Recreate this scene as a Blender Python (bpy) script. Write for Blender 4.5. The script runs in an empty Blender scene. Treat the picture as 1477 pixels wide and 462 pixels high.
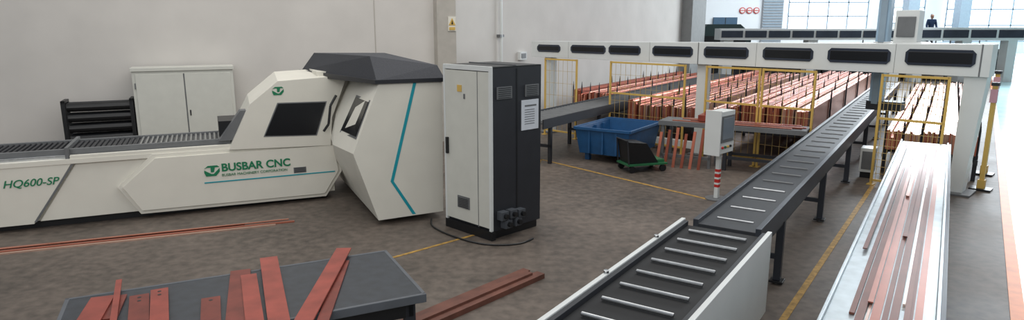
import bpy, math, random
from mathutils import Vector, Matrix
random.seed(7)
scene=bpy.context.scene
try: scene.view_settings.view_transform='Standard'
except Exception: pass

def lin(c):
    return tuple((v/255/12.92) if v/255<=.04045 else ((v/255+.055)/1.055)**2.4 for v in c)
MATS={}
def mat(name,rgb,rough=.5,metal=0.,amt=.06,scale=6.,emit=0.,bump=0.,stretch=None,alpha=None,detail=4):
    if name in MATS: return MATS[name]
    m=bpy.data.materials.new(name); m.use_nodes=True
    nt=m.node_tree; b=nt.nodes['Principled BSDF']
    c=lin(rgb)
    tc=nt.nodes.new('ShaderNodeTexCoord'); mp=nt.nodes.new('ShaderNodeMapping')
    nz=nt.nodes.new('ShaderNodeTexNoise'); nz.inputs['Scale'].default_value=scale; nz.inputs['Detail'].default_value=detail
    cr=nt.nodes.new('ShaderNodeValToRGB')
    nt.links.new(tc.outputs['Object'],mp.inputs['Vector']); nt.links.new(mp.outputs[0],nz.inputs['Vector'])
    if stretch: mp.inputs['Scale'].default_value=stretch
    nt.links.new(nz.outputs['Fac'],cr.inputs[0])
    cr.color_ramp.elements[0].position=.3; cr.color_ramp.elements[1].position=.7
    cr.color_ramp.elements[0].color=tuple(max(0,v*(1-amt)) for v in c)+(1,)
    cr.color_ramp.elements[1].color=tuple(min(1,v*(1+amt)) for v in c)+(1,)
    nt.links.new(cr.outputs[0],b.inputs['Base Color'])
    b.inputs['Roughness'].default_value=rough; b.inputs['Metallic'].default_value=metal
    if emit:
        b.inputs['Emission Color'].default_value=c+(1,); b.inputs['Emission Strength'].default_value=emit
    if bump:
        bp=nt.nodes.new('ShaderNodeBump'); bp.inputs['Strength'].default_value=bump; bp.inputs['Distance'].default_value=.02
        nt.links.new(nz.outputs['Fac'],bp.inputs['Height']); nt.links.new(bp.outputs[0],b.inputs['Normal'])
    MATS[name]=m; return m

WHITE=mat('painted_white',(222,219,208),.42,amt=.03,scale=3)
WHITE2=mat('painted_cool_white',(214,217,216),.4,amt=.03,scale=3)
CABW=mat('cabinet_white',(205,205,197),.45,amt=.03)
DARK=mat('dark_grey_paint',(36,38,44),.5,amt=.1)
DARKR=mat('dark_textured_paint',(54,56,62),.75,amt=.15,scale=60,bump=.2)
BLACK=mat('black_plastic',(20,21,24),.4,amt=.1)
GLASS=mat('dark_window',(14,16,20),.25,amt=.05)
GLASSB=mat('blue_grey_window',(44,50,62),.25,amt=.2,scale=2)
TEAL=mat('teal_stripe',(20,150,165),.4)
GREEN=mat('logo_green',(15,120,80),.5)
STEEL=mat('brushed_steel',(190,192,194),.3,1.,amt=.12,scale=20)
GALV=mat('galvanised_steel',(180,188,192),.36,.75,amt=.12,scale=9)
GREY=mat('grey_steel',(112,114,116),.5,.3,amt=.1)
ROLLB=mat('roller_bed_grey',(86,87,88),.6,amt=.2,scale=40)
YEL=mat('yellow_paint',(206,170,88),.5,amt=.06)
YELW=mat('yellow_wire',(190,160,94),.6,amt=.06)
COP=[mat('copper_rose',(190,112,90),.32,.6,amt=.16,scale=2),
     mat('copper_bright',(222,152,128),.24,.75,amt=.12,scale=3),
     mat('copper_dark',(140,74,56),.38,.5,amt=.2,scale=3),
     mat('copper_pale',(230,192,174),.28,.8,amt=.1,scale=3)]
TC=[mat('tray_copper_rose',(150,92,76),.34,.6,amt=.18,scale=2),mat('tray_copper_mid',(166,112,94),.3,.7,amt=.15,scale=3),mat('tray_copper_dark',(104,60,48),.4,.5,amt=.22,scale=3),mat('tray_copper_pale',(200,172,160),.28,.85,amt=.1,scale=3)]
COPR=mat('copper_red_matte',(158,74,62),.34,.4,amt=.22,scale=7)
COPR2=mat('copper_brown_matte',(126,60,50),.38,.4,amt=.22,scale=9)
BLUE=mat('bin_blue',(26,78,124),.5,amt=.15)
GRN=mat('cart_green',(34,96,60),.5,amt=.12)
RED=mat('red_paint',(190,44,38),.5)
ORANGE=mat('orange_paint',(220,128,70),.5,amt=.15)

class MB:
    def __init__(s): s.v=[];s.f=[];s.m=[];s.mats=[]
    def mi(s,m):
        if m not in s.mats: s.mats.append(m)
        return s.mats.index(m)
    def poly(s,vs,faces,m):
        o=len(s.v); s.v+= [tuple(x) for x in vs]; k=s.mi(m)
        for f in faces: s.f.append([i+o for i in f]); s.m.append(k)
    def box(s,x0,x1,y0,y1,z0,z1,m):
        s.hexa([(x0,y0,z0),(x1,y0,z0),(x1,y1,z0),(x0,y1,z0)],[(x0,y0,z1),(x1,y0,z1),(x1,y1,z1),(x0,y1,z1)],m)
    def hexa(s,b,t,m):
        s.poly(list(b)+list(t),[(3,2,1,0),(4,5,6,7),(0,1,5,4),(1,2,6,5),(2,3,7,6),(3,0,4,7)],m)
    def prism(s,pts,y0,y1,m,pts2=None):
        n=len(pts); p2=pts2 or pts
        vs=[(p[0],y0,p[1]) for p in pts]+[(p[0],y1,p[1]) for p in p2]
        fs=[tuple(range(n)),tuple(range(2*n-1,n-1,-1))]+[(i,n+i,n+(i+1)%n,(i+1)%n) for i in range(n)]
        s.poly(vs,fs,m)
    def cyl(s,a,b,r,m,n=12,r2=None):
        a=Vector(a);b=Vector(b);d=(b-a).normalized()
        u=d.orthogonal().normalized();w=d.cross(u);r2=r if r2 is None else r2
        vs=[a+(u*math.cos(2*math.pi*i/n)+w*math.sin(2*math.pi*i/n))*r for i in range(n)]+[b+(u*math.cos(2*math.pi*i/n)+w*math.sin(2*math.pi*i/n))*r2 for i in range(n)]
        s.poly(vs,[tuple(range(n-1,-1,-1)),tuple(range(n,2*n))]+[(i,(i+1)%n,n+(i+1)%n,n+i) for i in range(n)],m)
    def bar(s,a,b,w,h,m):
        a=Vector(a);b=Vector(b);d=(b-a);d.z=0;d.normalize();q=Vector((-d.y,d.x,0))*w/2;up=Vector((0,0,h))
        s.hexa([a-q,b-q,b+q,a+q],[a-q+up,b-q+up,b+q+up,a+q+up],m)
    def tube(s,pts,r,m,n=8):
        for i in range(len(pts)-1): s.cyl(pts[i],pts[i+1],r,m,n)
    def obj(s,name,loc=(0,0,0),rz=0.,bevel=0.,parent=None,smooth=False):
        me=bpy.data.meshes.new(name); me.from_pydata(s.v,[],s.f)
        for m in s.mats: me.materials.append(m)
        for p,k in zip(me.polygons,s.m): p.material_index=k
        import bmesh
        bm=bmesh.new();bm.from_mesh(me);bmesh.ops.recalc_face_normals(bm,faces=bm.faces);bm.to_mesh(me);bm.free()
        o=bpy.data.objects.new(name,me);scene.collection.objects.link(o)
        o.location=loc;o.rotation_euler=(0,0,rz)
        if bevel:
            bv=o.modifiers.new('bevel','BEVEL');bv.width=bevel;bv.segments=2;bv.limit_method='ANGLE';bv.angle_limit=math.radians(40)
        if parent: o.parent=parent
        return o
def text(name,body,size,m,loc,parent,rot=(math.pi/2,0,0),shear=0.,ext=.002,bold=0.):
    cu=bpy.data.curves.new(name,'FONT');cu.body=body;cu.size=size;cu.extrude=ext;cu.shear=shear;cu.offset=bold
    cu.materials.append(m);o=bpy.data.objects.new(name,cu);scene.collection.objects.link(o)
    o.parent=parent;o.location=loc;o.rotation_euler=rot;return o

RM=math.radians(25); PM=(-4.85,8.30,0)
RT=-math.atan2(.55,.835)
def TW(w,t,z=0): return (.55*t+.835*w, .835*t-.55*w, z)

# ---------------- floor ----------------------------------------------------
def floor_mat():
    m=bpy.data.materials.new('concrete_floor');m.use_nodes=True;nt=m.node_tree;b=nt.nodes['Principled BSDF']
    tc=nt.nodes.new('ShaderNodeTexCoord')
    n1=nt.nodes.new('ShaderNodeTexNoise');n1.inputs['Scale'].default_value=.7;n1.inputs['Detail'].default_value=8
    n2=nt.nodes.new('ShaderNodeTexNoise');n2.inputs['Scale'].default_value=9;n2.inputs['Detail'].default_value=8
    mx=nt.nodes.new('ShaderNodeMath');mx.operation='ADD'
    ml=nt.nodes.new('ShaderNodeMath');ml.operation='MULTIPLY';ml.inputs[1].default_value=.5
    cr=nt.nodes.new('ShaderNodeValToRGB')
    for n in (n1,n2): nt.links.new(tc.outputs['Object'],n.inputs['Vector'])
    nt.links.new(n1.outputs['Fac'],mx.inputs[0]);nt.links.new(n2.outputs['Fac'],mx.inputs[1]);nt.links.new(mx.outputs[0],ml.inputs[0]);nt.links.new(ml.outputs[0],cr.inputs[0])
    e=cr.color_ramp.elements;e[0].position=.36;e[0].color=lin((68,61,55))+(1,);e[1].position=.64;e[1].color=lin((112,101,92))+(1,)
    nt.links.new(cr.outputs[0],b.inputs['Base Color'])
    r=nt.nodes.new('ShaderNodeMapRange');r.inputs['To Min'].default_value=.42;r.inputs['To Max'].default_value=.68
    nt.links.new(n1.outputs['Fac'],r.inputs['Value']);nt.links.new(r.outputs[0],b.inputs['Roughness'])
    return m
f=MB();f.poly([(-30,-10,0),(90,-10,0),(90,90,0),(-30,90,0)],[(0,1,2,3)],floor_mat());f.obj('floor')
AIS=mat('aisle_blue_green_with_sheen',(176,214,218),.22,amt=.08,scale=1.5)  # blue-green aisle floor, paled in colour for the window reflection on it
RA=-math.atan2(6.48,9.21)
f=MB();f.box(.05,14,-4,75,.0,.004,AIS);f.obj('floor_aisle',(4.37,5.28,0),rz=RA)
f=MB();f.box(-.06,.05,-4,60,.0,.006,ORANGE);f.obj('floor_marking_line',(4.37,5.28,0),rz=RA)
YF=mat('floor_yellow_worn',(166,130,62),.6,amt=.4,scale=14)
f=MB()
f.bar((2.0,4.8,0),(5.9,10.4,0),.06,.004,YF)
f.bar((.54,12.18,0),(2.92,9.19,0),.05,.004,YF)
f.bar((-1.6,6.55,0),(-.33,7.74,0),.04,.004,YF)
f.bar((.05,8.3,0),(.54,12.18,0),.05,.004,YF)
f.obj('floor_marking_line')

# ---------------- walls ----------------------------------------------------
WALL=mat('wall_plaster',(206,202,197),.85,amt=.05,scale=1.2)
WALLT=mat('wall_grey_trim',(178,173,165),.8,amt=.06)
b=MB();b.box(-14,5.72,4.09,4.35,0,6.5,WALL)
b.obj('wall_left',PM,RM)
b=MB();b.box(4.15,4.165,4.08,4.1,0,6.5,WALLT);b.box(-14,5.7,4.07,4.1,0,.12,WALLT);b.obj('trim_1',PM,RM)
b=MB();b.box(5.42,5.84,3.86,4.3,0,6.5,WALLT);b.obj('trim_2',PM,RM)
b=MB();b.box(-9.35,-9.08,11.2,27.6,0,6.5,WALL);b.obj('wall_back',rz=RT)
b=MB();b.box(-9.35,-8.65,26.0,27.7,0,6.5,mat('pillar_grey',(140,142,142),.8));b.obj('trim_3',rz=RT)
b=MB();b.cyl((-9.0,13.2,0.2),(-9.0,13.2,6.4),.035,WHITE2);b.box(-9.08,-8.97,13.12,13.28,2.2,2.26,GREY);b.box(-9.08,-8.97,13.12,13.28,1.2,1.26,GREY);b.obj('wall_pipe',rz=RT)
b=MB();b.box(-9.08,-9.0,14.05,14.35,1.62,1.82,WHITE2);b.box(-9.0,-8.99,14.1,14.3,1.66,1.78,GREY);b.obj('wall_socket',rz=RT)
b=MB();b.box(5.66,5.83,3.84,3.86,2.36,2.66,WHITE);b.prism([(5.67,2.48),(5.82,2.48),(5.745,2.63)],3.83,3.85,YEL);b.prism([(5.725,2.5),(5.765,2.5),(5.745,2.59)],3.825,3.835,BLACK);b.box(5.68,5.81,3.83,3.85,2.38,2.44,YEL);b.obj('warning_sign',PM,RM)

# far hall
FW=mat('far_wall_pale',(222,228,232),.8,amt=.04,scale=.4)
b=MB();b.box(8,70,60,60.4,0,9,FW);b.obj('wall_far')
WIN=mat('daylight_window',(232,244,255),.5,emit=3.5,amt=.02)
FR=mat('window_frame_blue_grey',(136,154,168),.5)
def window(name,x0,x1,z0,z1,nx,nz):
    b=MB();b.box(x0,x1,59.85,59.95,z0,z1,WIN)
    for i in range(nx+1):
        x=x0+(x1-x0)*i/nx;b.box(x-.05,x+.05,59.75,59.84,z0,z1,FR)
    for i in range(nz+1):
        z=z0+(z1-z0)*i/nz;b.box(x0,x1,59.75,59.84,z-.05,z+.05,FR)
    b.obj(name)
window('window_1',24.5,31.5,2.0,8,4,5)
window('window_2',33,36.5,2.6,8,2,4)
window('window_3',38.5,56,1.0,8,9,5)
b=MB();b.box(22.2,24.0,59.75,59.98,0,6,mat('shutter_grey',(150,156,162),.5))
for i in range(24): b.box(22.25,23.95,59.70,59.75,.1+i*.24,.22+i*.24,FR)
b.obj('door_1')
b=MB();b.box(17.9,20.0,59.75,59.98,0,3.1,mat('door_blue',(52,84,110),.5));b.box(18.93,18.97,59.72,59.75,0,3.1,BLACK);b.obj('door_2')
b=MB()
for i in range(3):
    x=20.45+i*.62
    b.cyl((x,59.95,3.7),(x,59.9,3.7),.27,RED,20);b.cyl((x,59.95,3.7),(x,59.88,3.7),.2,WHITE2,20);b.box(x-.2,x+.2,59.86,59.9,3.67,3.73,RED)
b.obj('prohibition_sign')
b=MB();b.box(31.7,32.6,54,54.9,0,9,FR);b.obj('hall_column')
b=MB();b.box(37.2,38.1,56,56.9,0,9,FR);b.obj('hall_column')

def far_gantry(name,x0,x1,y,zb,zt,n):
    b=MB();b.box(x0,x1,y,y+.8,zb,zt,WHITE2)
    L=(x1-x0)/n
    for i in range(n): b.box(x0+L*(i+.05),x0+L*(i+.95),y-.03,y,zb+(zt-zb)*.22,zt-(zt-zb)*.18,GLASSB)
    for x in (x0+.4,(x0+x1)/2,x1-.4): b.box(x-.2,x+.2,y+.1,y+.6,0,zb,WHITE2)
    b.box(x0,x1,y+1.2,y+3,.3,1.3,DARK);b.box(x0,x1,y+1.0,y+1.1,1.3,1.4,GREY)
    for i in range(n*2+1):
        x=x0+(x1-x0)*i/(n*2);b.box(x-.05,x+.05,y+1.2,y+1.3,0,1.5,GREY)
    return b.obj(name)
far_gantry('loading_gantry',8.7,16.6,28,1.85,2.32,8)
far_gantry('loading_gantry',17.4,22.2,29,1.8,2.36,4)
b=MB();b.box(17.0,23.5,33,35,0,1.25,DARK);b.box(17.2,23.3,33.2,34.8,1.25,1.3,GREY)
for i in range(9): b.box(17.3+i*.72,17.34+i*.72,33.0,33.04,1.3,2.2,GREY)
b.box(17.3,23.1,33.0,33.04,2.16,2.2,GREY)
b.obj('operator_platform')
b=MB();b.prism([(9.6,0),(12.5,0),(12.5,2.0),(11.9,2.5),(10.2,2.5),(9.6,1.9)],35,37.5,mat('machine_dark_green',(38,60,60),.5));b.box(9.9,12.2,34.9,35,.8,1.9,BLACK);b.obj('press_machine')

# ---------------- busbar machine ------------------------------------------
b=MB()
b.box(-5,2.4,.12,.95,0,.12,BLACK)
b.box(-5,2.5,.06,.98,.10,.80,WHITE)
b.prism([(-5,.10),(-1.16,.08),(-.67,.84),(-5,.83)],0,.1,WHITE)
b.prism([(-1.10,.10),(.05,.10),(.2,.45),(.25,.84),(-.62,.84)],.03,.1,WHITE)
b.prism([(0.0,.07),(2.36,.05),(2.6,.40),(2.56,.84),(.2,.85),(-.23,.45)],-.02,.12,WHITE,)
b.prism([(.02,.12),(2.34,.1),(2.55,.42),(2.5,.8),(.23,.8),(-.17,.45)],-.05,-.02,WHITE)
b.box(-5,2.5,-.01,1.0,.80,.86,WHITE)
b.box(-5,1.15,.1,.16,.86,.97,GREY)
b.box(-5,1.15,.86,.92,.86,.97,GREY)
b.box(-5,1.15,.16,.86,.86,.93,ROLLB)
x=-4.98
while x<1.15:
    b.cyl((x,.17,.945),(x,.85,.945),.018,STEEL if int(x*100)%3 else DARK,6);x+=.06
b.box(-.75,-.71,.02,.98,.86,1.0,GREY)
b.box(-.7,1.3,.0,.1,.86,.9,WHITE)
b.box(-5,1.1,.08,.10,.86,.9,STEEL)
b.prism([(-1.16,.10),(-1.13,.10),(-.645,.83),(-.67,.83)],-.004,.0,GREY)
b.box(.78,2.5,-.056,-.05,.405,.422,TEAL)
b.box(1.93,2.1,-.058,-.05,.44,.52,GREY)
for i in range(4): b.box(1.94,2.09,-.062,-.058,.452+i*.018,.458+i*.018,BLACK)
b.box(-4.5,1.2,1.0,1.1,.5,.55,GREY)
hp=[(1.12,.84),(2.46,.80),(2.50,1.2),(2.74,1.79),(1.80,1.74),(1.42,1.44)]
hp2=[(1.12,.84),(2.46,.80),(2.50,1.2),(2.74,1.84),(1.86,1.80),(1.46,1.48)]
b.prism(hp,-.06,1.0,WHITE,hp2)
b.prism([(1.585,1.0),(2.26,.97),(2.42,1.42),(1.785,1.43)],-.07,-.055,GLASS)
b.prism([(1.565,.985),(2.275,.955),(2.44,1.435),(1.775,1.445)],-.064,-.05,GREY)
b.box(1.02,1.3,.2,.8,.98,1.2,BLACK)
b.prism([(1.0,.95),(1.25,.95),(1.40,1.35),(1.3,1.35)],.05,.25,GREY)
b.tube([(2.36,-.13,1.02),(2.43,-.15,1.12),(2.47,-.15,1.38),(2.56,-.13,1.52)],.018,BLACK)
y0,ym,y1=-1.62,-.70,1.1
F=[(2.74,.07),(3.60,.09),(3.62,1.84),(2.82,1.82),(2.46,.95)]
Mr=[(2.75,.07),(3.60,.09),(3.62,1.84),(2.84,1.82),(2.38,.92)]
Bk=[(2.76,.07),(3.60,.09),(3.62,1.84),(2.86,1.82),(2.62,.9)]
n=5
vs=[(p[0],y0,p[1]) for p in F]+[(p[0],ym,p[1]) for p in Mr]+[(p[0],y1,p[1]) for p in Bk]
fs=[tuple(range(n)),tuple(range(3*n-1,2*n-1,-1))]
for r in (0,n):
    fs+=[(r+i,r+n+i,r+n+(i+1)%n,r+(i+1)%n) for i in range(n)]
b.poly(vs,fs,WHITE)
b.box(2.95,3.5,-1.2,1.0,0,.1,BLACK)
b.box(2.35,2.86,.1,1.08,.8,1.84,WHITE)
def sp(u,v):
    f0=Vector((F[4][0],y0,F[4][1]));f1=Vector((F[3][0],y0,F[3][1]));g0=Vector((Mr[4][0],ym,Mr[4][1]));g1=Vector((Mr[3][0],ym,Mr[3][1]))
    return (f0*(1-v)+f1*v)*(1-u)+(g0*(1-v)+g1*v)*u
def panel_on(u0,u1,v0,v1,m,off):
    p=[sp(u0,v0),sp(u1,v0),sp(u1,v1),sp(u0,v1)]
    nn=Vector((-.9,-.08,.38)).normalized()
    b.hexa([q-nn*.03 for q in p],[q+nn*off for q in p],m)
panel_on(.12,.88,.22,.70,GLASS,.016)
panel_on(.08,.92,.19,.73,GREY,.008)
b.prism([(3.245,1.8),(3.285,1.8),(2.95,.56),(2.91,.56)],y0-.006,y0+.01,TEAL)
b.prism([(2.91,.56),(2.95,.56),(3.225,.10),(3.18,.10)],y0-.006,y0+.01,TEAL)
b.hexa([(2.78,-1.64,1.83),(3.65,-1.64,1.83),(3.66,1.15,1.80),(2.28,1.15,1.80)],[(2.80,-1.25,2.11),(3.60,-1.50,1.99),(3.56,1.0,2.05),(2.46,1.0,2.07)],DARKR)
b.hexa([(2.76,-1.65,1.79),(3.66,-1.65,1.79),(3.67,1.16,1.77),(2.24,1.16,1.72)],[(2.76,-1.65,1.84),(3.66,-1.65,1.84),(3.67,1.16,1.81),(2.24,1.16,1.81)],DARK)
mach=b.obj('busbar_punching_machine',PM,RM,bevel=.008)
text('logo_text','BUSBAR CNC',.148,GREEN,(1.0,-.056,.555),mach,bold=.004)
text('logo_subtitle','BUSBAR MACHINERY CORPORATION',.05,GREEN,(1.0,-.056,.485),mach)
text('model_text','HQ600-SP',.13,GREEN,(-1.42,-.006,.56),mach,shear=.3,bold=.001)
def logo(par,x,y,z,s,name):
    l=MB();l.prism([(.1,0),(.75,0),(1.0,.3),(1.0,.55),(.6,.15),(.45,.15),(.0,.45),(0,.25)],0,.004,GREEN)
    l.prism([(0,.55),(.25,.75),(.85,.75),(1.0,.62),(.7,.62),(.62,.28),(.42,.28),(.42,.62),(.2,.62)],0,.004,GREEN)
    o=l.obj(name);o.parent=par;o.location=(x,y,z);o.scale=(s,1,s);return o
logo(mach,.79,-.058,.50,.19,'logo_mark')
logo(mach,1.72,-.066,1.55,.15,'logo_mark_hood')

# ---------------- wall cabinet & rack -------------------------------------
b=MB()
b.box(-.23,1.38,3.5,4.0,.08,1.74,CABW);b.box(-.2,1.35,3.53,3.98,0,.08,DARK)
b.box(-.25,1.40,3.47,4.0,1.70,1.76,CABW)
for x0,x1 in((-.18,.565),(.585,1.33)): b.box(x0,x1,3.485,3.5,.16,1.65,CABW)
b.box(.565,.585,3.49,3.5,.16,1.65,GREY);b.box(.62,.64,3.47,3.485,.9,1.0,BLACK);b.box(-.2,-.18,3.48,3.5,1.4,1.5,GREY)
b.obj('electrical_cabinet',PM,RM,bevel=.006)
b=MB()
for i in range(6):
    z=.22+i*.18
    b.cyl((-1.24,3.62,z),(-.30,3.62,z),.075,BLACK,16);b.cyl((-1.24,3.8,z),(-.30,3.8,z),.075,DARK,16)
for x in(-1.28,-.28):
    b.box(x-.03,x+.03,3.5,3.55,0,1.24,BLACK);b.box(x-.03,x+.03,3.88,3.93,0,1.24,BLACK);b.box(x-.03,x+.03,3.5,3.93,1.2,1.24,BLACK)
    b.box(x-.03,x+.03,3.4,3.98,0,.05,BLACK)
b.obj('roller_storage_rack',PM,RM)

# ---------------- control cabinet -----------------------------------------
RC=math.radians(44.5)
b=MB();W,D,Hc=.80,.84,2.03
b.box(0.0,W,0.0,D,.10,Hc-.02,DARK)
b.box(.03,W-.03,.03,D-.03,0,.10,BLACK);b.box(-.04,.02,-.02,D,.0,.11,BLACK)
b.box(-.03,.0,.03,D-.02,.14,Hc-.06,CABW)
b.box(-.035,.0,-.005,.03,.1,Hc,WHITE2);b.box(-.035,.0,D-.03,D,.1,Hc,WHITE2)
b.box(-.034,.0,.22,.228,.12,Hc-.06,GREY)
b.box(-.02,W,-.0,D,Hc-.02,Hc,BLACK)
b.box(-.03,.0,0,D,Hc-.05,Hc+.005,WHITE2);b.box(W/2-.02,W/2,0.02,D,Hc,Hc+.012,GREY)
b.box(-.06,-.03,D*.90,D*.94,.95,1.15,BLACK)
b.box(-.04,-.03,.38,.60,.30,.45,GREY)
for i in range(6): b.box(-.044,-.04,.40,.58,.315+i*.02,.323+i*.02,BLACK)
b.prism([(-.036,1.72),(-.03,1.72),(-.03,1.80),(-.036,1.80)],.50,.58,YEL)
b.box(-.034,-.03,.44,.47,1.64,1.70,GREY)
b.box(.38,.40,-.004,0,.12,2.0,BLACK)
b.box(.06,.30,-.012,0,1.66,1.80,GREY);
for i in range(6): b.box(.08,.28,-.016,-.012,1.672+i*.022,1.679+i*.022,BLACK)
b.box(.52,.75,-.012,0,1.66,1.80,GREY)
for i in range(6): b.box(.54,.73,-.016,-.012,1.67+i*.022,1.677+i*.022,BLACK)
b.box(.46,.75,-.010,0,1.26,1.62,mat('paper',(205,210,218),.7));b.box(.51,.71,-.012,-.01,1.54,1.56,GREY)
for i in range(7): b.box(.51,.68,-.012,-.01,1.33+i*.028,1.338+i*.028,GREY)
for i,(x,z) in enumerate([(.06,.24),(.2,.24),(.34,.22),(.12,.13),(.28,.13)]):
    b.box(x,x+.11,-.09,0,z,z+.10,mat('socket_grey',(74,78,84),.5));b.cyl((x+.055,-.13,z+.05),(x+.055,-.08,z+.05),.03,BLACK,10)
b.obj('control_cabinet',(-.22,7.42,0),RC,bevel=.005)
b=MB();K=[(-1.05,8.25),(-1.0,7.95),(-.78,7.62),(-.45,7.32),(-.18,7.22),(.1,7.28),(.28,7.5)]
pts=[]
for i in range(len(K)-1):
    for k in range(4):
        s=k/4;p0=K[max(i-1,0)];p1=K[i];p2=K[i+1];p3=K[min(i+2,len(K)-1)]
        pts.append(tuple(.5*((2*p1[j])+(-p0[j]+p2[j])*s+(2*p0[j]-5*p1[j]+4*p2[j]-p3[j])*s*s+(-p0[j]+3*p1[j]-3*p2[j]+p3[j])*s**3) for j in(0,1))+(.012,))
b.tube(pts,.011,BLACK,6);b.obj('floor_cable')

# ---------------- bench with offcuts --------------------------------------
RB=math.atan2(.443,.896)
TOPD=mat('bench_top_rubber',(46,51,58),.42,amt=.25,scale=14)
b=MB()
b.box(-2.05,0,-.92,0,.765,.80,TOPD)
BE=mat('bench_edge_grey',(84,88,94),.5,amt=.1)
for (x0,x1,y0_,y1_) in((-2.06,.01,-.93,-.905),(-2.06,.01,-.015,.01),(-2.06,-2.035,-.92,0),(-.015,.01,-.92,0)):
    b.box(x0,x1,y0_,y1_,.745,.803,BE)
b.box(-2.0,-.06,-.88,-.84,.64,.76,BLACK);b.box(-2.0,-.06,-.08,-.04,.64,.76,BLACK);b.box(-.1,-.06,-.88,-.04,.64,.76,BLACK);b.box(-2.0,-1.96,-.88,-.04,.64,.76,BLACK)
for x in(-1.98,-.1):
    for y in(-.87,-.11):
        b.box(x-.02,x+.05,y-.01,y+.05,.03,.76,DARK);b.cyl((x+.015,y+.02,0),(x+.015,y+.02,.03),.04,BLACK)
b.box(-1.9,-.12,-.86,-.82,.18,.22,DARK);b.box(-1.9,-.12,-.10,-.06,.18,.22,DARK)
b.box(-1.95,-.08,-.86,-.06,.2,.215,DARK)
b.obj('work_bench',(-.97,4.80,0),RB,bevel=.004)
b=MB();Z=.8045
def ext(a,c,e=.3):
    a=Vector(a);c=Vector(c);d=(c-a).normalized();return a,c+d*e
def plate(a,c,w,h,m,z=Z,e=.3,holes=0):
    a,c=ext(a,c,e);b.bar((a.x,a.y,z),(c.x,c.y,z),w,h,m)
    d=(c-a).normalized()
    for k in range(holes):
        p=a+d*(.05+.06*k);b.cyl((p.x,p.y,z+h),(p.x,p.y,z+h+.0008),.012,BLACK,10)
plate((-1.275,4.76),(-1.20,3.57),.11,.010,COPR,Z+.022)
plate((-1.22,4.55),(-1.10,3.57),.07,.010,COPR2,Z)
plate((-1.775,4.56),(-1.36,3.57),.12,.010,COPR,Z+.022)
plate((-1.90,4.36),(-1.60,3.57),.13,.010,COPR2,Z)
plate((-1.80,4.25),(-1.50,3.57),.10,.010,COPR,Z+.011)
plate((-1.898,3.89),(-1.755,3.57),.11,.010,COPR2,Z,holes=1)
plate((-2.278,4.0),(-2.054,3.57),.10,.010,COPR,Z+.011,holes=2)
plate((-2.37,3.93),(-2.176,3.57),.11,.010,COPR2,Z,holes=2)
plate((-2.614,4.13),(-2.317,3.57),.035,.010,COPR,Z+.022)
plate((-2.57,3.88),(-2.458,3.57),.13,.010,COPR,Z+.011,.18)
plate((-2.50,3.92),(-2.40,3.67),.10,.010,COPR2,Z,.1,holes=1)
b.obj('copper_busbar_offcuts')
b=MB()
b.bar((-6.9,6.52,0),(-2.81,8.17,0),.045,.015,COP[0]);b.bar((-6.9,6.43,0),(-3.0,8.02,0),.035,.015,COP[3]);b.bar((-6.9,6.66,0),(-3.4,8.04,0.0),.03,.02,COP[2]);b.bar((-6.9,6.60,.016),(-2.9,8.22,.016),.03,.01,COP[1])
b.obj('copper_bar_on_floor')
b=MB();WOOD=mat('reddish_timber',(104,64,52),.65,amt=.3,scale=5)
b.bar((-.93,4.9,0),(.29,6.27,0),.10,.05,WOOD);b.bar((-.98,5.08,0),(.15,6.36,0),.09,.05,WOOD);b.bar((-.9,5.02,.05),(.18,6.22,.05),.07,.025,WOOD)
b.obj('timber_beam')

# ---------------- main roller conveyor (w,t frame) -------------------------
b=MB();BELT=mat('conveyor_plate_black',(18,19,22),.75,amt=.2,scale=8);SIDE=mat('conveyor_side_grey',(56,60,68),.42,.3,amt=.12)
BELT2=mat('conveyor_plate_dark',(34,37,43),.55,amt=.2,scale=6)
w0,w1=-1.68,-1.12
b.box(w0+.04,w1-.04,5.36,22,.80,.84,BELT2)
b.box(w0,w0+.045,5.36,22,.74,.875,SIDE);b.box(w1-.045,w1,5.36,22,.70,.875,SIDE)
t=5.62
while t<21.8:
    b.cyl((w0+.13,t,.843),(w1-.12,t,.843),.010,GREY if t>7 else STEEL,8);t+=.42
t=6.5
while t<22:
    for w in (w0+.03,w1-.10):
        b.box(w,w+.07,t,t+.07,.04,.72,SIDE);b.box(w-.03,w+.10,t-.03,t+.10,0.02,.04,BLACK);b.cyl((w+.035,t+.035,0),(w+.035,t+.035,.04),.03,STEEL,8)
    b.box(w0+.05,w1-.05,t,t+.06,.66,.74,SIDE);b.box(w0+.05,w1-.05,t+.01,t+.05,.25,.3,SIDE)
    b.box(w1-.09,w1-.04,t-2.5 if t>7 else t-.9,t,.62,.66,DARK)
    t+=2.5
b.obj('roller_conveyor',rz=RT,bevel=.004)
b=MB()
w0,w1=-1.77,-1.03
b.box(w0+.05,w1-.05,2.2,5.30,.76,.83,BELT)
b.box(w0,w0+.035,2.2,5.33,.30,.88,WHITE2);b.box(w1-.035,w1,2.2,5.33,.20,.88,WHITE2)
b.box(w0,w1,5.30,5.33,.20,.80,WHITE2)
b.box(w0+.035,w0+.07,2.2,5.3,.83,.87,DARK);b.box(w1-.07,w1-.035,2.2,5.3,.83,.87,DARK)
t=2.4
while t<5.25:
    b.cyl((w0+.14,t,.848),(w1-.14,t,.848),.014,STEEL,10)
    t+=.27
for t in(2.8,3.8,4.7):
    b.cyl((w0+.017,t,.88),(w0+.017,t,.90),.02,STEEL,8)
for t in (2.5,4.9):
    for w in(w0+.1,w1-.17): b.box(w,w+.07,t,t+.07,0,.76,DARK)
b.obj('infeed_roller_table',rz=RT,bevel=.004)

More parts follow.
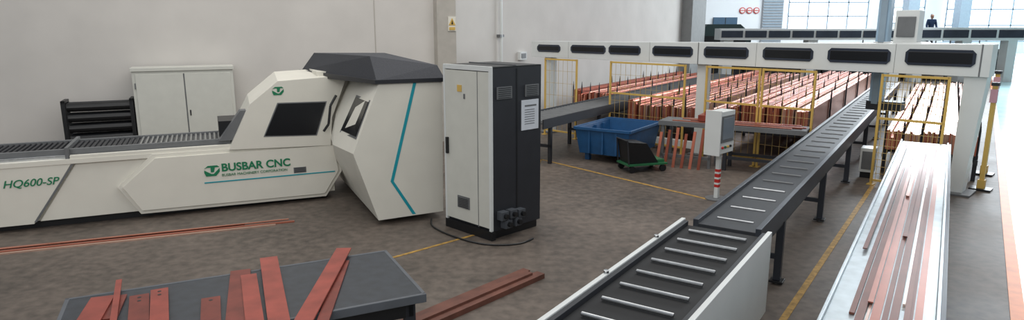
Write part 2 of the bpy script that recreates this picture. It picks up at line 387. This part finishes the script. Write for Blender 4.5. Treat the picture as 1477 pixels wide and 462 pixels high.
# ---------------- galvanised tray with busbars ----------------------------
b=MB();w0,w1=-.46,.10
TE=11.30
b.box(w0,w1,2.2,TE,.74,.79,GALV)
b.box(w0-.02,w0,2.2,TE,.68,.82,GALV);b.box(w1,w1+.02,2.2,TE,.64,.82,GALV);b.box(w1+.02,w1+.05,2.2,TE,.60,.80,SIDE)
t=3.0
while t<TE-.1:
    for w in(w0+.02,w1-.06): b.box(w,w+.07,t,t+.07,0.02,.74,SIDE);b.box(w-.03,w+.1,t-.03,t+.1,0,.02,BLACK)
    b.box(w0+.04,w1,t,t+.06,.66,.74,SIDE);t+=1.63
b.box(w1-.05,w1+.0,3,TE-.1,.2,.26,SIDE);b.box(w1+.0,w1+.03,2.2,TE-.1,.35,.6,mat('side_panel_blue_grey',(86,94,104),.5))
b.obj('busbar_support_table',rz=RT,bevel=.003)
b=MB()
wx=w0+.12
spec=[(.03,2),(.045,2),(.015,3),(.05,0),(.03,2),(.045,2),(.015,3),(.04,2),(.04,0)]
for i,(wd,mi) in enumerate(spec):
    t0=2.3+random.random()*.4;t1=8.8+random.random()*2.2
    if i in(0,): t0=4.2
    if i in(6,): t0=4.5
    b.box(wx,wx+wd,t0,t1,.792,.792+.01+.006*random.random(),TC[mi]);wx+=wd+.008
for k,(w,t0,t1,mi) in enumerate([(w0+.06,5.5,10.8,2),(w0+.2,4.4,9,0),(w0+.30,6,11,2),(w0+.40,3.3,8,2),(w0+.24,7.5,11.1,1)]):
    b.box(w,w+.03,t0,t1,.812,.820,TC[mi])
b.obj('copper_busbar_stack',rz=RT)

# ---------------- gantry ---------------------------------------------------
A=(.65,15.6,0);RG=math.atan2(-.702,.712)
b=MB()
zt=lambda x:2.11+.013*x
b.hexa([(-.12,-.16,1.76),(8.72,-.16,1.76),(8.72,.24,1.76),(-.12,.24,1.76)],[(-.12,-.16,zt(0)),(8.72,-.16,zt(8.72)),(8.72,.24,zt(8.72)),(-.12,.24,zt(0))],WHITE2)
for i,(x0,x1) in enumerate([(.07,.77),(1.07,2.02),(2.10,2.89),(3.17,4.06),(4.29,5.16),(5.42,6.28),(6.51,7.44),(7.64,8.54)]):
    z0=1.88+.002*x0;z1=2.045+.012*x0;c=.05
    pts=[(x0+c,z0),(x1-c,z0),(x1,z0+c),(x1,z1-c),(x1-c,z1),(x0+c,z1),(x0,z1-c),(x0,z0+c)]
    b.prism(pts,-.175,-.15,GLASSB)
    b.prism([(x0+.04,z0+.04),(x1-.04,z0+.04),(x1-.04,z1-.04),(x0+.04,z1-.04)],-.178,-.17,GLASS)
for x in(4.17,8.6): b.box(x-.01,x+.01,-.165,-.15,1.76,zt(x),GREY)
for x in (1.0,3.1,5.3,7.5): b.box(x-.004,x+.004,-.162,-.15,1.76,zt(x),GREY)
for x in(.3,4.2):
    b.box(x-.09,x+.09,-.05,.16,.03,1.76,WHITE2);b.box(x-.16,x+.16,-.14,.26,0,.03,GREY)
b.hexa([(8.40,-.08,.03),(8.58,-.08,.03),(8.58,.2,.03),(8.40,.2,.03)],[(8.42,-.12,1.76),(8.70,-.12,1.76),(8.70,.2,1.76),(8.42,.2,1.76)],WHITE2)
b.box(8.3,8.7,-.2,.3,0,.03,GREY)
b.box(-.1,8.7,.24,.30,1.8,1.86,GREY);b.box(-.1,8.7,.26,.42,2.0,2.05,DARK)
b.box(2.6,4.1,-.05,.05,.10,.24,WHITE2)
g=b.obj('busbar_loading_gantry',A,RG,bevel=.01)
b=MB()
b.box(7.0,7.75,.43,.8,2.06,2.22,WHITE2);b.box(7.28,7.62,.45,.75,2.22,2.72,WHITE2);b.box(7.32,7.58,.43,.45,2.3,2.62,GREY)
b.box(7.02,7.2,.45,.65,1.2,3.05,mat('mast_blue_grey',(150,176,196),.4));b.box(7.06,7.16,.43,.45,1.2,3.0,FR)
b.box(6.98,7.5,.45,.75,1.1,1.25,DARK)
b.obj('gripper_carriage',A,RG,bevel=.008)

def fence(x0,x1,z0,z1,y=-.3,dense=.05,r=.0025,mid=True):
    b=MB();R=.017
    for x in(x0,x1): b.box(x-R,x+R,y-R,y+R,0,z1,YEL);b.box(x-.05,x+.05,y-.06,y+.06,0,.015,YEL)
    for z in(z0,z1-.02)+(((z0+z1)/2+.15,) if mid else ()): b.box(x0,x1,y-R,y+R,z-R,z+R,YEL)
    n=int((x1-x0)/dense)
    for i in range(1,n): x=x0+(x1-x0)*i/n;b.box(x-r,x+r,y-r,y+r,z0,z1,YELW)
    n=int((z1-z0)/(dense*2))
    for i in range(1,n): z=z0+(z1-z0)*i/n;b.box(x0,x1,y-r,y+r,z-r,z+r,YELW)
    return b.obj('safety_fence',A,RG)
fence(.45,1.36,.12,1.75,dense=.12,mid=False);fence(2.27,4.0,.15,1.75,dense=.12);fence(4.45,5.46,.15,1.75,dense=.12);fence(5.52,6.40,.15,1.75,dense=.12);fence(7.40,8.28,.08,1.75,dense=.055,r=.003)

# ---------------- racks & copper -------------------------------------------
def rack(w0,w1,t0,t1,h,seed,zb=.42):
    random.seed(seed)
    b=MB();t=t0+.1
    b.box(w0,w0+.06,t0,t1,zb-.14,zb-.06,DARK);b.box(w1-.06,w1,t0,t1,zb-.14,zb-.06,DARK)
    n=max(3,round((w1-w0)/.26))
    while t<t1:
        b.box(w0,w1,t,t+.08,zb-.06,zb,DARK)
        for w in(w0,w1-.06): b.box(w,w+.06,t,t+.06,0,zb-.06,DARK)
        for i in range(n+1):
            w=w0+.02+(w1-w0-.04)*i/n
            b.cyl((w,t+.04,zb),(w,t+.04,h+.02),.018,DARK,6);b.cyl((w,t+.04,h+.02),(w,t+.04,h+.17),.018,DARK,6,r2=.003)
        t+=2.4
    b.obj('busbar_storage_rack',rz=RT)
    b=MB();cell=(w1-w0-.04)/n
    for i in range(n):
        c0=w0+.02+cell*i+.02;c1=w0+.02+cell*(i+1)-.02
        hc=h-random.random()*.12;base=random.choice([0,1,3,0,1]);w=c0
        e0c=t0-.12+random.random()*.25
        while w<c1-.008:
            th=.012+.022*random.random();top=hc-random.random()*.04
            if random.random()<.08: top-=.12
            b.box(w,min(w+th,c1),e0c+random.random()*.12,t1-random.random()*1.5,zb+.003,top,random.choice(COP+[COP[base]]*4));w+=th+.001
    b.obj('copper_busbar_bundle',rz=RT)
rack(-5.60,-4.10,12.85,24.5,.98,1,.5)
rack(-3.80,-2.00,12.85,24.5,1.02,2,.5)
rack(-.80,.55,12.7,24.5,.80,3)
rack(-8.3,-7.0,15.4,24,.85,4)
b=MB();w0,w1=-6.62,-5.88
b.box(w0,w1,9.9,23,.76,.8,ROLLB);b.box(w0-.03,w0,9.9,23,.68,.85,DARK);b.box(w1,w1+.03,9.9,23,.68,.85,DARK)
t=10.0
while t<22.9: b.cyl((w0,t,.81),(w1,t,.81),.02,GREY,6);t+=.12
t=10.2
while t<23:
    for w in(w0,w1-.06): b.box(w,w+.06,t,t+.06,0,.7,DARK)
    b.box(w0,w1,t,t+.05,.3,.35,DARK);t+=2
b.obj('outfeed_conveyor',rz=RT)

# ---------------- bin, cart, table, pedestal --------------------------------
b=MB()
def hollow(b,L,Wd,z0,z1,fl,th,m):
    def ring(z,e): return [(-e,-e,z),(L+e,-e,z),(L+e,Wd+e,z),(-e,Wd+e,z)]
    a=ring(z0,0);c=ring(z1,fl);ci=ring(z1,fl-th);ai=ring(z0+th,-th)
    vs=a+c+ci+ai
    fs=[(3,2,1,0)]+[(i,(i+1)%4,4+(i+1)%4,4+i) for i in range(4)]+[(4+i,4+(i+1)%4,8+(i+1)%4,8+i) for i in range(4)]+[(8+i,8+(i+1)%4,12+(i+1)%4,12+i) for i in range(4)]+[(12,13,14,15)]
    b.poly(vs,fs,m)
hollow(b,.95,1.35,.14,.62,.07,.03,BLUE)
b.box(-.1,-.06,-.08,1.43,.59,.64,BLUE);b.box(1.01,1.05,-.08,1.43,.59,.64,BLUE);b.box(-.08,1.03,-.1,-.06,.59,.64,BLUE);b.box(-.08,1.03,1.41,1.45,.59,.64,BLUE)
for x in(.2,.47,.74): b.box(x,x+.04,-.07,0.02,.16,.58,BLUE)
for y in(.3,.65,1.0): b.box(-.07,.02,y,y+.04,.16,.58,BLUE)
for x in(.06,.8):
    for y in(.1,1.2): b.box(x,x+.09,y,y+.09,0,.14,BLUE)
b.obj('metal_scrap_bin',(1.27,12.15,0),math.atan2(-.55,.835)+0,bevel=.004)
b=MB()
b.box(0,.75,0,.45,.12,.15,GRN)
for x in(.08,.67):
    for y in(.02,.43): b.cyl((x,y-.02,.06),(x,y+.02,.06),.06,BLACK,14)
b.tube([(.02,.02,.14),(-.02,.02,.56),(-.02,.43,.56),(.02,.43,.14)],.012,DARK)
b.hexa([(.05,.05,.15),(.6,.05,.15),(.6,.4,.15),(.05,.4,.15)],[(.0,.0,.54),(.35,.02,.50),(.35,.43,.50),(.0,.45,.54)],BLACK)
b.box(.55,.72,.06,.4,.15,.20,GRN)
b.obj('utility_cart',(1.98,10.95,0),.3)
b=MB();TL=1.34
b.box(0,TL,0,.56,.76,.80,DARK);b.box(-.01,TL+.01,-.01,0,.72,.80,GREY)
for x in(.03,TL-.09):
    for y in(.03,.47): b.box(x,x+.06,y,y+.06,0,.76,DARK)
b.box(.05,TL-.05,.05,.09,.2,.25,DARK);b.box(.05,TL-.05,.49,.53,.2,.25,DARK)
b.obj('assembly_table',(3.62,11.22,0),RG+.25)
b=MB()
for k,(x0,x1,y,m) in enumerate([(-.9,1.1,.08,COP[0]),(-.6,1.25,.18,COP[2]),(-.2,1.3,.28,COPR),(-.8,.9,.38,COP[1]),(0.1,1.2,.47,COPR)]):
    b.box(x0,x1,y,y+.06,.803,.815+.01*(k%2),m)
b.box(-.45,.0,.1,.5,.827,.93,COPR);b.box(-.35,-.08,.15,.45,.93,1.0,COPR)
b.obj('copper_busbar_pile',(3.62,11.22,0),RG+.25)
b=MB()
b.box(-1.05,-.05,.0,.6,.72,.80,GREY)
for x in(-1.0,-.15):
    for y in (.03,.53): b.box(x,x+.05,y,y+.05,0,.72,GREY)
b.box(-1.0,-.1,.03,.08,.15,.2,GREY)
for k in range(6):
    x=-1.0+k*.15;b.hexa([(x-.03,-.16,0),(x+.02,-.16,0),(x+.02,-.14,0),(x-.03,-.14,0)],[(x,-.03,.60+.05*(k%3)),(x+.05,-.03,.60+.05*(k%3)),(x+.05,-.01,.60+.05*(k%3)),(x,-.01,.60+.05*(k%3))],COP[(k%2)*2])
b.obj('busbar_trolley',(3.55,11.25,0),RG+.25)
b=MB()
b.cyl((0,0,0),(0,0,.02),.16,GREY,20);b.box(-.03,.03,-.03,.03,.02,.62,WHITE2)
b.box(-.032,.032,-.032,.032,.18,.45,RED)
for k in range(3): b.box(-.034,.034,-.034,.034,.22+k*.08,.25+k*.08,WHITE2)
b.box(-.22,.22,-.10,.12,.70,1.30,WHITE2)
b.box(-.035,.035,-.03,.03,.6,.7,WHITE2)
b.box(-.18,.19,-.112,-.10,.86,1.24,GREY);b.box(-.15,.16,-.118,-.11,.90,1.21,mat('screen_grey',(120,130,140),.2))
for k in range(4): b.cyl((-.13+k*.08,-.10,.79),(-.13+k*.08,-.125,.79),.018,[RED,GRN,YEL,BLACK][k],10)
b.box(-.24,-.22,-.12,.12,.68,1.32,WHITE2)
b.obj('operator_panel',(2.98,9.3,0),.80,bevel=.006)

def post(x,y,h):
    b=MB();b.box(-.03,.03,-.03,.03,.03,h,YEL);b.box(-.14,.14,-.12,.12,0,.03,BLACK);b.box(-.045,.045,-.06,.0,h-.25,h-.05,mat('pink_sensor',(200,150,160),.5));b.box(-.05,.05,-.05,.05,h,h+.05,DARK)
    b.box(-.05,.05,-.05,.05,.03,.16,YEL)
    b.obj('safety_light_post',(x,y,0),RG)
post(7.22,9.85,1.60);post(8.0,10.9,1.7)
b=MB();b.box(.0,.22,.0,.30,.1,.50,WHITE2);b.box(.03,.19,-.01,0,.15,.45,GREY);b.box(.02,.20,.02,.28,0,.1,BLACK);b.obj('junction_cabinet',TW(-1.07,12.1),RT,bevel=.005)

# ---------------- person ----------------------------------------------------
SK=mat('skin',(196,150,126),.6);CL=mat('work_jacket_navy',(38,62,96),.8);TR=mat('trousers_dark',(36,38,46),.8);HAIR=mat('hair_black',(20,18,18),.7)
px,py,pz=21.2,34.0,1.3
per=bpy.data.objects.new('factory_worker',None);scene.collection.objects.link(per);per.location=(px,py,pz)
def skin(name,verts,edges,radii,m,root=0,sub=2):
    me=bpy.data.meshes.new(name);me.from_pydata(verts,edges,[]);me.materials.append(m)
    o=bpy.data.objects.new(name,me);scene.collection.objects.link(o);o.parent=per
    mo=o.modifiers.new('skin','SKIN')
    for i,r in enumerate(radii):
        rr=r if isinstance(r,tuple) else (r,r);me.skin_vertices[0].data[i].radius=rr;me.skin_vertices[0].data[i].use_root=(i==root)
    s=o.modifiers.new('sub','SUBSURF');s.levels=sub;s.render_levels=sub
skin('jacket',[(0,0,.95),(0,0,1.15),(0,0,1.36),(0,0,1.45),(-.18,0,1.40),(-.24,-.02,1.14),(-.25,-.12,.92),(.18,0,1.40),(.24,-.02,1.14),(.22,-.16,.95)],
 [(0,1),(1,2),(2,3),(2,4),(4,5),(5,6),(2,7),(7,8),(8,9)],[(.15,.11),(.14,.1),(.16,.11),.06,.07,.052,.042,.07,.052,.042],CL)
skin('trousers',[(0,0,.97),(-.09,0,.85),(-.11,-.01,.48),(-.11,.01,.1),(.09,0,.85),(.11,-.01,.48),(.12,.01,.1)],[(0,1),(1,2),(2,3),(0,4),(4,5),(5,6)],[(.14,.11),.095,.07,.055,.095,.07,.055],TR)
skin('shoes',[(-.11,.03,.05),(-.11,-.16,.04)],[(0,1)],[.05,.04],BLACK);skin('shoe_right',[(.12,.03,.05),(.12,-.16,.04)],[(0,1)],[.05,.04],BLACK)
skin('head',[(0,0,1.44),(0,-.005,1.53),(0,-.01,1.60),(0,.0,1.68),(0,-.10,1.585),(-.08,.0,1.6),(.08,0,1.6)],[(0,1),(1,2),(2,3),(2,4),(2,5),(2,6)],[.05,.06,(.075,.09),(.07,.08),.012,.012,.012],SK)
skin('hair',[(0,.03,1.64),(0,.01,1.70)],[(0,1)],[(.085,.09),(.075,.085)],HAIR)
for sx in(-1,1):
    hx,hy,hz=(-.25,-.14,.88) if sx<0 else (.22,-.19,.92)
    vs=[(hx,hy,hz),(hx,hy-.02,hz-.06)];es=[(0,1)];rr=[.03,.035]
    for k in range(4):
        i=len(vs);ln=[.06,.075,.07,.05][k];vs+=[(hx-.03+.02*k,hy-.03,hz-.09),(hx-.03+.02*k,hy-.045,hz-.09-ln)];es+=[(1,i),(i,i+1)];rr+=[.009,.008]
    i=len(vs);vs+=[(hx-sx*.04,hy-.03,hz-.04),(hx-sx*.05,hy-.05,hz-.08)];es+=[(0,i),(i,i+1)];rr+=[.01,.009]
    skin('hand_left' if sx<0 else 'hand_right',vs,es,rr,SK,sub=1)

# ---------------- lights ----------------------------------------------------
w=bpy.data.worlds.new('World');scene.world=w;w.use_nodes=True
bg=w.node_tree.nodes['Background'];bg.inputs[0].default_value=(.86,.93,1,1);bg.inputs[1].default_value=.42
def area(name,loc,target,sx,sy,e,col):
    l=bpy.data.lights.new(name,'AREA');l.shape='RECTANGLE';l.size=sx;l.size_y=sy;l.energy=e;l.color=col
    o=bpy.data.objects.new(name,l);scene.collection.objects.link(o);o.location=loc
    o.rotation_euler=(Vector(target)-Vector(loc)).to_track_quat('-Z','Y').to_euler()
area('skylight',(1,9,8.5),(1,9,0),14,8,750,(1,.96,.90))
area('window_daylight',(20,26,6.5),(3,10,0),12,5,2500,(.86,.94,1))
area('front_area',(-3,-4,7),(-3,9,1),12,4,480,(1,.97,.93))  # unseen area lamp above and behind the camera, aimed at the machine side
area('far_hall_fill',(32,42,12),(32,44,0),30,20,11000,(.9,.96,1))  # added fill lamp over the far hall, brightens its dark wall

# ---------------- camera ----------------------------------------------------
cd=bpy.data.cameras.new('camera');cd.sensor_width=36;cd.lens=950/1477*36;cd.clip_end=300
co=bpy.data.objects.new('camera',cd);scene.collection.objects.link(co);co.location=(0,0,2.5)
co.rotation_euler=(math.pi/2-math.atan(196/950),0,0)
scene.camera=co
